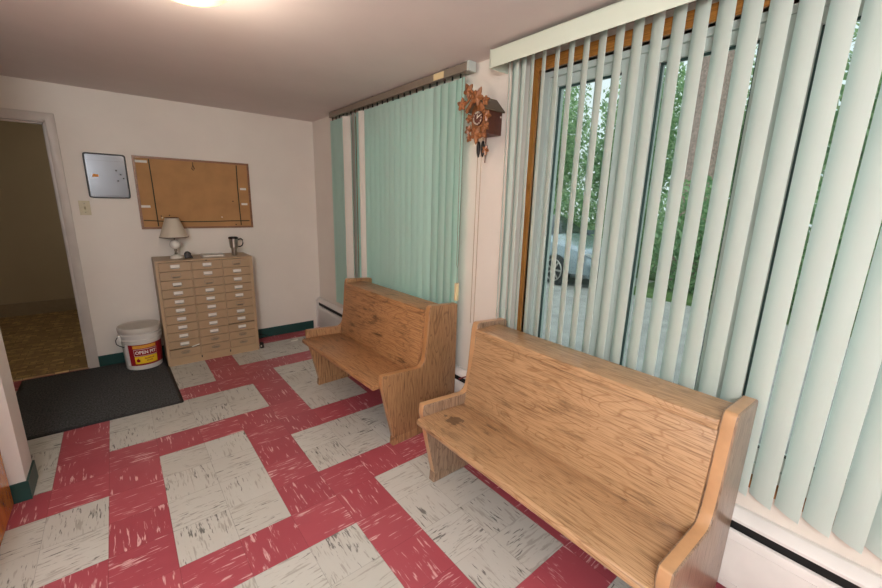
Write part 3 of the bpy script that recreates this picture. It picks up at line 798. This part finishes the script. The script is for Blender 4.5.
# hanging clip at top
bm = B(); tube(bm, [(.610, YW-.015, 1.80), (.612, YW-.016, 1.77), (.622, YW-.016, 1.745), (.612, YW-.016, 1.728), (.600, YW-.016, 1.745), (.610, YW-.016, 1.77)], .003, 6)
tag(obj('wire_clip', bm, M['iron'], loc=(.61, YW-.015, 1.80)), 'small dark wire clip hanging at the cork board top centre', 'clip')
for (x, z, lb, mt) in [(.322, 1.315, 'dark push pin left on cork board, above lamp shade', 'iron'), (.385, 1.322, 'second dark push pin left on cork board, above lamp shade', 'iron'), (.92, 1.458, 'dark push pin low right on cork board inside the ribbon', 'iron'),
                      (.328, 1.300, 'pale push pin just above the lamp shade on board', 'ivory'), (.81, 1.305, 'pale push pin above the bottom ribbon right of centre', 'ivory'), (.93, 1.232, 'dark push pin beneath bottom ribbon near right corner', 'iron')]:
    bm = B(); lathe(bm, [(.005, 0), (.0035, .004), (.0035, .008), (.005, .011), (.001, .012)], 0, 0, 12)
    bm.transform(Matrix.Translation((x, YW-.012, z)) @ Matrix.Rotation(PI/2, 4, 'X'))
    tag(obj('push_pin', bm, M[mt], loc=(x, YW-.012, z)), lb, 'push pin', 'push pins on the cork board')
# magnetic silver board
wx0, wx1, wz0, wz1 = -.147, .125, 1.462, 1.820
t_ = thing('magnet_board', 'silver magnetic board with rounded black frame beside the cork board', 'board', ((wx0+wx1)/2, YW, wz0))
def rring(x0, x1, z0, z1, r): return rounded([(x0, z0), (x1, z0), (x1, z1), (x0, z1)], r, 5)
o_ = rring(wx0, wx1, wz0, wz1, .022); i_ = rring(wx0+.011, wx1-.011, wz0+.011, wz1-.011, .014)
bm = B()
vo = [[bm.verts.new((p_[0], y, p_[1])) for p_ in o_] for y in (YW-.016, YW-.001)]
vi = [[bm.verts.new((p_[0], y, p_[1])) for p_ in i_] for y in (YW-.016, YW-.001)]
n = len(o_)
for k in range(n):
    l = (k+1) % n
    bm.faces.new((vo[0][k], vo[0][l], vi[0][l], vi[0][k])); bm.faces.new((vo[0][k], vo[1][k], vo[1][l], vo[0][l]))
    bm.faces.new((vi[0][k], vi[0][l], vi[1][l], vi[1][k])); bm.faces.new((vo[1][k], vi[1][k], vi[1][l], vo[1][l]))
bmesh.ops.recalc_face_normals(bm, faces=bm.faces)
obj('board_frame', bm, M['black'], t_, bevel=.002)
obj('silver_panel', prism(B(), i_, YW-.010, YW-.002, 'y'), M['pewter'], t_)
bm = B()
for k in range(14): box(bm, wx0+.03+.013*k, wx0+.038+.013*k, YW-.0108, YW-.010, 1.481, 1.4835)
box(bm, wx0+.02, wx1-.02, YW-.0106, YW-.010, 1.762, 1.7632)
obj('printed_line', bm, M['iron'], t_, smooth=0)
for (x, z, lb) in [(.052, 1.690, 'topmost of the small dark magnets on the silver board'), (.077, 1.658, 'dark magnet in the middle of the right cluster on silver board'), (.094, 1.628, 'rightmost of the small dark magnets on the silver board'),
                   (.055, 1.606, 'lowest of the small dark magnets on the silver board')]:
    bm = B(); lathe(bm, [(.0065, 0), (.0065, .004), (.005, .006)], 0, 0, 14); bm.transform(Matrix.Translation((x, YW-.010, z)) @ Matrix.Rotation(PI/2, 4, 'X'))
    tag(obj('magnet', bm, M['iron'], loc=(x, YW-.01, z)), lb, 'magnet', 'magnets on the silver board')
bm = B(); prism(bm, [(-.108, 1.630), (-.066, 1.634), (-.068, 1.652), (-.100, 1.655)], YW-.013, YW-.010, 'y')
tag(obj('magnet', bm, M['orange'], loc=(-.088, YW-.01, 1.64), bevel=.001), 'orange and white flat magnet at the left of the silver board', 'magnet', 'magnets on the silver board')
# light switch
t_ = thing('light_switch', 'ivory light switch plate on the wall beside the doorway', 'switch', (-.186, YW, 1.38))
obj('switch_plate', box(B(), -.221, -.151, YW-.006, YW-.001, 1.323, 1.438), M['switch'], t_, bevel=.002)
bm = B(); prism(bm, [(YW-.006, 1.368), (YW-.020, 1.392), (YW-.018, 1.398), (YW-.006, 1.394)], -.191, -.181, 'x'); obj('toggle', bm, M['switch'], t_)
bm = B()
for z in (1.345, 1.416): box(bm, -.189, -.183, YW-.0068, YW-.006, z-.003, z+.003)
obj('screw', bm, M['steel_dull'], t_)

# ------------------------------------------------------------------ bucket
bx, by = .044, 4.212; z0 = .012
t_ = thing('plastic_bucket', 'white lidded plastic bucket with a red and yellow sauce label', 'bucket', (bx, by, z0)); t_.scale = (1.02, 1.02, 1.15)
bm = B(); lathe(bm, [(.118, z0), (.128, z0+.006), (.138, z0+.225), (.146, z0+.228), (.147, z0+.240), (.140, z0+.244), (.141, z0+.262), (.150, z0+.265), (.151, z0+.278), (.142, z0+.282), (.144, z0+.306)], bx, by, 64); obj('body', bm, M['pail'], t_)
bm = B(); lathe(bm, [(.150, z0+.292), (.153, z0+.296), (.154, z0+.322), (.149, z0+.330), (.138, z0+.331), (.134, z0+.324), (.001, z0+.324)], bx, by, 64, cap=False); obj('lid', bm, M['pail_lid'], t_)
def rad(z): return .128+(.138-.128)*(z-z0-.006)/.219
def cyl_patch(name, a0, a1, za, zb, mat, off, parent, n=24):
    """a strip of label wrapped round the pail, angles about -y (towards the room), degrees"""
    bm = B(); F = []
    for k in range(n+1):
        a = math.radians(a0+(a1-a0)*k/n)
        col = []
        for z in (za, zb):
            for e in (off, off-.0008):
                r_ = rad(z)+e
                col.append(bm.verts.new((bx+r_*math.sin(a), by-r_*math.cos(a), z)))
        F.append(col)
    for p_, q in zip(F, F[1:]):
        bm.faces.new((p_[0], q[0], q[2], p_[2])); bm.faces.new((p_[1], p_[3], q[3], q[1])); bm.faces.new((p_[2], q[2], q[3], p_[3])); bm.faces.new((p_[0], p_[1], q[1], q[0]))
    for e in (F[0], F[-1]): bm.faces.new((e[0], e[2], e[3], e[1]))
    bmesh.ops.recalc_face_normals(bm, faces=bm.faces)
    return obj(name, bm, mat, parent, smooth=60)
za, zb = z0+.040, z0+.205
lab = cyl_patch('label', -45, 125, za, zb, M['lab_red'], .0012, t_, 60)
ca = 6          # angle of the label's centre
cyl_patch('yellow_panel', ca-34, ca+36, za+.014, za+.072, M['lab_yel'], .0022, lab)
cyl_patch('yellow_banner', ca-36, ca+34, zb-.030, zb-.006, M['lab_orange'], .0022, lab)
cyl_patch('white_strip', -58, -45, za, zb, M['lab_white'], .0012, t_, 6)
def wrap_text(txt, size, ang, z, mat, off, parent, name, shear=0, bold=0):
    tb = text_bm(txt, size, .0004)
    for v_ in tb.verts:
        x, y, zz = v_.co
        a = math.radians(ang)+x/rad(z); r_ = rad(z)+off+(.0004 if zz > 0 else -.0004)
        v_.co = (bx+r_*math.sin(a), by-r_*math.cos(a), z+y)
    return obj(name, tb, mat, parent, smooth=0)
# white plate with red edge and the words
cyl_patch('white_panel', ca-34, ca+36, za+.076, za+.129, M['lab_white'], .0024, lab)
cyl_patch('red_panel', ca-33, ca+35, za+.0785, za+.1265, M['lab_red'], .0034, lab)
wrap_text('OPEN PIT', .0345, ca+1, za+.102, M['lab_white'], .0044, lab, 'lettering')
wrap_text('BARBECUE', .014, ca+10, za+.053, M['lab_red'], .0032, lab, 'lettering')
wrap_text('SAUCE', .014, ca+10, za+.035, M['lab_red'], .0032, lab, 'lettering')
# flame emblem
fl = [(0, -.014), (.011, -.012), (.013, 0), (.008, .010), (.006, .004), (.001, .020), (-.005, .008), (-.008, .010), (-.012, -.002), (-.009, -.012)]
bm = B(); A = []; K = []
for (u, z) in fl:
    a = math.radians(ca-24)+u/.13
    for lst, r_ in ((A, .1335+.0022), (K, .1335+.0006)): lst.append(bm.verts.new((bx+(r_)*math.sin(a), by-(r_)*math.cos(a), za+.042+z)))
bm.faces.new(A); bm.faces.new(K[::-1])
for k in range(len(fl)):
    l = (k+1) % len(fl); bm.faces.new((A[k], K[k], K[l], A[l]))
bmesh.ops.recalc_face_normals(bm, faces=bm.faces); obj('flame_emblem', bm, M['lab_red'], lab, smooth=0)
# wire bail and ear
bm = B(); pts = []
for k in range(25):
    a = PI*k/24
    pts.append((bx-.156*math.cos(a), by-.012-.135*math.sin(a)*.0-.150*math.sin(a)*.95, z0+.262-.055*math.sin(a)*0))
bm.free()
bm = B(); tube(bm, [(bx-.140, by-.035, z0+.262), (bx-.158, by-.040, z0+.258), (bx-.170, by-.046, z0+.240), (bx-.168, by-.052, z0+.215), (bx-.150, by-.062, z0+.200), (bx-.120, by-.085, z0+.190)], .003, 6)
obj('bail_handle', bm, M['iron'], t_)
bm = B(); box(bm, bx-.152, bx-.132, by-.065, by-.025, z0+.235, z0+.282); obj('bail_ear', bm, M['pail'], t_, bevel=.004)
for zz in (z0+.196, z0+.214):
    bm = B(); tube(bm, [(bx+(rad(zz)+.001)*math.cos(2*PI*k/48), by+(rad(zz)+.001)*math.sin(2*PI*k/48), zz+.02) for k in range(48)], .0035, 6, True); obj('rib', bm, M['pail'], t_)

# floor mat
bm = B(); prism(bm, rounded([(-.742, 3.270), (.228, 3.262), (.206, 4.398), (-.752, 4.402)], .012, 3), .0005, .008, 'z')
t_ = thing('door_mat', 'dark charcoal ribbed doormat on the tiles in front of the doorway', 'mat', (-.26, 3.83, 0))
obj('rubber_backing', bm, M['black'], t_, bevel=.002)
bm = B(); prism(bm, [(-.722, 3.292), (.206, 3.284), (.186, 4.378), (-.730, 4.382)], .006, .0115, 'z'); obj('carpet_pile', bm, M['mat'], t_, bevel=.002)

# cable and plug beside the cabinet, white scrap, red cable under heater
t_ = thing('power_cord', 'thin dark cable with plug on the floor right of the cabinet', 'cable', (1.02, 4.12, 0))
bm = B(); tube(bm, [(.99, 4.395, .07), (1.02, 4.38, .065), (1.09, 4.37, .05), (1.15, 4.38, .012), (1.10, 4.40, .004), (1.02, 4.36, .004), (.99, 4.22, .004), (1.0, 4.12, .012)], .003, 6); obj('cable', bm, M['iron'], t_)
bm = B(); box(bm, .988, 1.020, 4.085, 4.12, .0005, .055); obj('plug', bm, M['iron'], t_, bevel=.004)
obj('plug_face', box(B(), .989, 1.001, 4.080, 4.0855, .018, .034), M['ivory'], t_, bevel=.001)
bm = B(); prism(bm, rounded([(1.30, 4.105), (1.38, 4.112), (1.385, 4.135), (1.31, 4.128)], .006, 3), .0005, .006, 'z')
tag(obj('paper_scrap', bm, M['card'], loc=(1.34, 4.12, 0)), 'small white scrap lying on the floor tiles near the far bench', 'paper')
bm = B(); tube(bm, [(1.708, 1.862, .315), (1.706, 1.84, .33), (1.706, 1.79, .36), (1.708, 1.74, .385), (1.73, 1.72, .395), (1.762, 1.72, .40)], .004, 8)
tag(obj('red_cable', bm, M['red'], loc=(1.706, 1.8, .3)), 'dark red cable crossing the heater between the two benches', 'cable')

# ------------------------------------------------------------------ ceiling lights
M['bulb'] = simple('lit_dome_glass', rgb(240, 190, 120), .3, emit=rgb(255, 196, 120), estr=1.6)
def dome(x, y, label):
    t = thing('ceiling_light', label, 'ceiling light', (x, y, H-.1), 'domed ceiling lights')
    bm = B(); lathe(bm, [(.165, H-.001), (.168, H-.018), (.160, H-.022)], x, y, 40); obj('rim', bm, M['steel_dull'], t)
    bm = B(); lathe(bm, [(.158*math.cos(a), H-.02-.080*math.sin(a)) for a in [PI/2*k/9 for k in range(9)]]+[(.003, H-.1)], x, y, 40); obj('glass_dome', bm, M['bulb'], t)
    return t
dome(.305, 1.895, 'round amber glass ceiling light at the top edge above the room')
# ------------------------------------------------------------------ outside
structure(obj('ground_driveway', box(B(), 1.95, 16, -14, 30, -.36, -.30), M['concrete'], smooth=0))
bm = B(); box(bm, 8.3, 40, -20, 4.0, -.30, -.24); box(bm, 10.4, 40, 4.0, 30, -.30, -.24)
structure(obj('ground_lawn', bm, M['grass'], smooth=0))
def car():
    t = thing('parked_car', 'silver grey car parked on the driveway outside the right window', 'car', (0, 0, 0), org=(0, 0, 0))
    # +x is forward; sections (x, half width, z low, z belt, z roof, roof half width)
    S = [(2.10, .62, .28, .58, .60, .45), (2.02, .76, .22, .68, .71, .60), (1.75, .84, .20, .78, .82, .66), (1.1, .87, .20, .88, .95, .68), (.85, .88, .20, .92, 1.00, .66), (.15, .88, .20, .95, 1.38, .57),
         (-.3, .88, .20, .96, 1.45, .57), (-1.0, .88, .20, .97, 1.42, .56), (-1.75, .86, .22, .98, 1.10, .60), (-2.0, .80, .28, .90, .98, .6), (-2.12, .68, .34, .74, .80, .5)]
    bm = B(); rings = []
    for (x, w, zl, zb_, zr, rw) in S:
        half = [(w*.80, zl), (w*.97, zl+.10), (w, zl+.30 if zb_-zl > .4 else (zl+zb_)/2), (w*.97, zb_), (rw+(w-rw)*.25, zb_+(zr-zb_)*.72), (rw*.85, zr), (rw*.4, zr+.025)]
        pts = half+[(-a, b) for a, b in half[::-1]]
        rings.append([bm.verts.new((x, a, b)) for a, b in pts])
    fs = []
    for p_, q in zip(rings, rings[1:]):
        for k in range(len(p_)):
            l = (k+1) % len(p_); fs.append((bm.faces.new((p_[k], p_[l], q[l], q[k])), k, rings.index(p_)))
    for f, k, s in fs:
        if k in (3, 9) and 4 <= s <= 7: f.material_index = 1
        if k in (4, 5, 6, 7, 8) and s in (4, ): f.material_index = 1
        if k in (4, 5, 6, 7, 8) and s in (7, ): f.material_index = 1
    bm.faces.new(rings[0]); bm.faces.new(rings[-1][::-1]); bmesh.ops.recalc_face_normals(bm, faces=bm.faces)
    obj('car_body', bm, [M['carpaint'], M['carglass']], t, smooth=40, bevel=0)
    for x in (1.32, -1.32):
        for s in (-1, 1):
            b = B(); lathe(b, [(.001, -.1), (.25, -.1), (.315, -.09), (.325, 0), (.315, .09), (.25, .1), (.001, .1)], 0, 0, 32, cap=False)
            b.transform(Matrix.Translation((x, s*.80, .325)) @ Matrix.Rotation(PI/2, 4, 'X')); w = obj('wheel', b, M['tyre'], t)
            b = B()
            lathe(b, [(.05, 0), (.05, .012)], 0, 0, 16)
            for k in range(7):
                a = 2*PI*k/7; mm = Matrix.Rotation(a, 4, 'Z'); box(b, .03, .225, -.018, .018, 0, .012, mat=mm)
            tube(b, [(.225*math.cos(2*PI*k/28), .225*math.sin(2*PI*k/28), .006) for k in range(28)], .014, 6, True)
            b.transform(Matrix.Translation((x, s*.905, .325)) @ Matrix.Rotation(-s*PI/2, 4, 'X')); obj('hub_cap', b, M['steel'], w)
    for s in (-1, 1):
        b = B(); prism(b, rounded([(s*.44, .60), (s*.70, .66), (s*.76, .74), (s*.60, .70), (s*.46, .66)], .02, 3), 1.92, 2.075, 'x'); obj('headlight', b, M['lens'], t, bevel=.005)
        b = B(); box(b, .62, .74, s*.90-.08, s*.90+.08, .98, 1.08); obj('wing_mirror', b, M['carpaint'], t, bevel=.02)
    b = B(); box(b, 2.06, 2.125, -.36, .36, .50, .58)
    obj('grille', b, M['black'], t, bevel=.01)
    for z in (.515, .54, .565): obj('grille_bar', box(B(), 2.12, 2.13, -.34, .34, z-.005, z+.005), M['steel'], [c for c in t.children if c.name.startswith('grille')][0])
    b = B(); box(b, 2.03, 2.12, -.55, .55, .27, .40); obj('air_intake', b, M['black'], t, bevel=.02)
    b = B(); box(b, 2.08, 2.15, -.70, .70, .40, .49); obj('bumper', b, M['carpaint'], t, bevel=.02, seg=3)
    return t
c_ = car()
hd = Vector((-.16, -.98)); ang = math.atan2(hd.y, hd.x)
fc = Vector((8.55, 4.50))
c_.location = (fc.x-2.1*math.cos(ang), fc.y-2.1*math.sin(ang), -.30); c_.rotation_euler = (0, 0, ang); c_.scale = (1.08, 1.08, 1.10)

def foliage(bm, cen, rad_, n, size, rng):
    for _ in range(n):
        d = Vector((rng.gauss(0, 1), rng.gauss(0, 1), rng.gauss(0, 1))).normalized()*(rng.random()**.4)
        p_ = Vector(cen)+Vector((d.x*rad_[0], d.y*rad_[1], d.z*rad_[2]))
        if p_.z < -.2: p_.z = -.2+rng.random()*.3
        q = Vector((rng.gauss(0, 1), rng.gauss(0, 1), rng.gauss(0, 1))).normalized(); u = q.orthogonal().normalized(); w = q.cross(u)
        s = size*rng.uniform(.6, 1.3)
        vs = [bm.verts.new(p_+u*s*a+w*s*b+q*c*s) for a, b, c in ((-1, 0, 0), (-.2, -.42, .12), (1, 0, 0), (-.2, .42, .12))]
        f = bm.faces.new(vs); f.material_index = 0 if rng.random() < .55 else 1
def tree(name, label, x, y, h, blobs, n, size, seed, trunk_r=.14, trunk_h=None):
    rng = random.Random(seed)
    t = thing(name, label, 'tree' if 'tree' in name else 'shrub', (x, y, -.28), 'greenery beyond the driveway')
    if trunk_r:
        th = trunk_h or h*.7
        pts = [(x+rng.uniform(-.05, .05)*k, y+rng.uniform(-.05, .05)*k, -.3+th*k/6) for k in range(7)]
        b = B(); tube(b, pts, [trunk_r*(1.25-.12*k) for k in range(7)], 12); obj('trunk', b, M['bark'], t)
    b = B()
    for c, r_ in blobs: foliage(b, (x+c[0], y+c[1], c[2]), r_, n, size, rng)
    obj('foliage', b, [M['leaf_a'], M['leaf_b']], t, smooth=0)
    return t
def crown(h): return [((0, 0, h*.62), (1.45, 1.45, h*.36)), ((-.3, .3, h*.40), (1.2, 1.2, h*.25)), ((.2, -.3, h*.48), (1.2, 1.2, h*.3))]
SP = [(13.6, 10.6, 6.5, 'leafy tree standing directly behind the parked car'), (14.0, 7.2, 6.0, 'leafy tree right of the parked car, over its hood'), (12.4, 14.2, 6.5, 'leafy tree seen through the closed far blind'),
      (14.2, 3.4, 6.5, 'leafy tree in the middle slat gaps of the near blind'), (12.0, .6, 6.2, 'leafy tree seen at the right slat gaps'), (11.5, -2.4, 6.0, 'leafy tree farthest right beyond the blind'), (8.6, 17.5, 6.5, 'leafy tree farthest left past the far window'), (17.5, 12.5, 9, 'tall leafy tree rising far behind the car'), (18, 8, 9, 'tall leafy tree rising behind the lawn trees')]
for k, (x, y, h, lb) in enumerate(SP): tree('leafy_tree', lb, x, y, h, crown(h), 2100, .11, 20+k)
HS = [(11.6, 9.6), (11.4, 7.4), (10.9, 5.2), (9.4, 3.1), (9.3, 1.1), (9.5, -.9), (9.6, -2.9), (9.6, 12.0), (8.6, 14.2)]
HL = ['low bush on the lawn just left of the parked car', 'low bush on the lawn behind the parked car hood', 'low bush on the lawn right of the parked car', 'low bush at the lawn edge past the window mullion', 'low bush at the lawn edge by the thick trunk', 'low bush at the lawn edge right of the trunk', 'low bush at the lawn edge, rightmost in view', 'low bush left behind the far closed blind', 'low bush farthest left beyond the far window']
for k, (x, y) in enumerate(HS): tree('leafy_bush', HL[k], x, y, 1.5, [((0, 0, .9), (.85, 1.0, 1.25))], 3200, .075, 50+k, .04, .8)
# big close trunk
rng = random.Random(3)
t_ = thing('pine_tree', 'thick pinkish barked tree trunk standing behind the low bushes', 'tree', (10.9, 3.75, -.3), 'greenery beyond the driveway')
b = B(); lathe(b, [(.50, -.32), (.42, -.1), (.38, .4), (.35, 1.5), (.33, 3), (.30, 6.5)], 10.9, 3.75, 28)
for v_ in b.verts: 
    n_ = rng.uniform(-.012, .012); v_.co.x += n_; v_.co.y += n_
obj('trunk', b, M['bark'], t_, smooth=60)
b = B(); foliage(b, (10.9, 3.75, 6.6), (1.4, 1.4, .9), 2500, .10, rng); obj('foliage', b, [M['leaf_a'], M['leaf_b']], t_, smooth=0)

# ------------------------------------------------------------------ world and lights
w = bpy.data.worlds.new('sky'); C.world = w; w.use_nodes = True; nt = w.node_tree; nt.nodes.clear()
out = nt.nodes.new('ShaderNodeOutputWorld'); bg = nt.nodes.new('ShaderNodeBackground')
tc = nt.nodes.new('ShaderNodeTexCoord'); sp = nt.nodes.new('ShaderNodeSeparateXYZ'); nt.links.new(tc.outputs['Generated'], sp.inputs[0])
c = ramp(nt, sp.outputs[2], [(0, (.75, .80, .82)), (.5, (.86, .93, 1.0))])
nt.links.new(c, bg.inputs[0]); bg.inputs[1].default_value = 1.25; nt.links.new(bg.outputs[0], out.inputs[0])

def light(name, typ, loc, energy, col, size=.2, rot=None, **kw):
    l = bpy.data.lights.new(name, typ); l.energy = energy; l.color = col
    if typ == 'POINT': l.shadow_soft_size = size
    if typ == 'AREA': l.shape = 'DISK'; l.size = size
    for k, v_ in kw.items(): setattr(l, k, v_)
    o = bpy.data.objects.new(name, l); COL.objects.link(o); o.location = loc
    if rot: o.rotation_euler = rot
    return o
light('ceiling_bulb', 'POINT', (.305, 1.895, H-.20), 14, (1.0, .84, .68), .12)
light('room_fill', 'POINT', (-.75, -.7, 1.92), 150, (.93, .98, 1.0), .30)  # added fill light behind the camera, with no fixture of its own
light('sun', 'SUN', (0, 0, 8), 1.6, (1.0, .97, .92), rot=(math.radians(22), math.radians(-38), 0), angle=.3)
light('hall_fill', 'POINT', (.3, 5.6, 1.7), 7, (1.0, .90, .74), .15)  # unseen fill added to brighten the hall, no lamp stands there
light('camera_flash', 'POINT', (-.03, -.03, 1.62), 3, (1.0, .97, .95), .05)

# ------------------------------------------------------------------ camera
f_px = 394.1096; yaw, pitch, roll = 0.686793, 0.228667, 0.0266735
cyw, syw, cp, sp_, cr, sr = math.cos(yaw), math.sin(yaw), math.cos(pitch), math.sin(pitch), math.cos(roll), math.sin(roll)
fw = Vector((syw*cp, cyw*cp, -sp_)); rt = Vector((cyw, -syw, 0)); up = rt.cross(fw)
r2 = cr*rt+sr*up; u2 = -sr*rt+cr*up
cam = bpy.data.cameras.new('camera'); cam.sensor_fit = 'HORIZONTAL'; cam.sensor_width = 36; cam.lens = f_px*36/882
cam.clip_start = .02; cam.clip_end = 200
co = bpy.data.objects.new('camera', cam); COL.objects.link(co)
mt = Matrix((r2, u2, -fw)).transposed().to_4x4(); mt.translation = Vector((0, 0, 1.50192)); co.matrix_world = mt
C.camera = co
C.view_settings.view_transform = 'Standard'; C.view_settings.look = 'None'
C.view_settings.exposure = 0; C.view_settings.gamma = 1; C.view_settings.use_curve_mapping = False
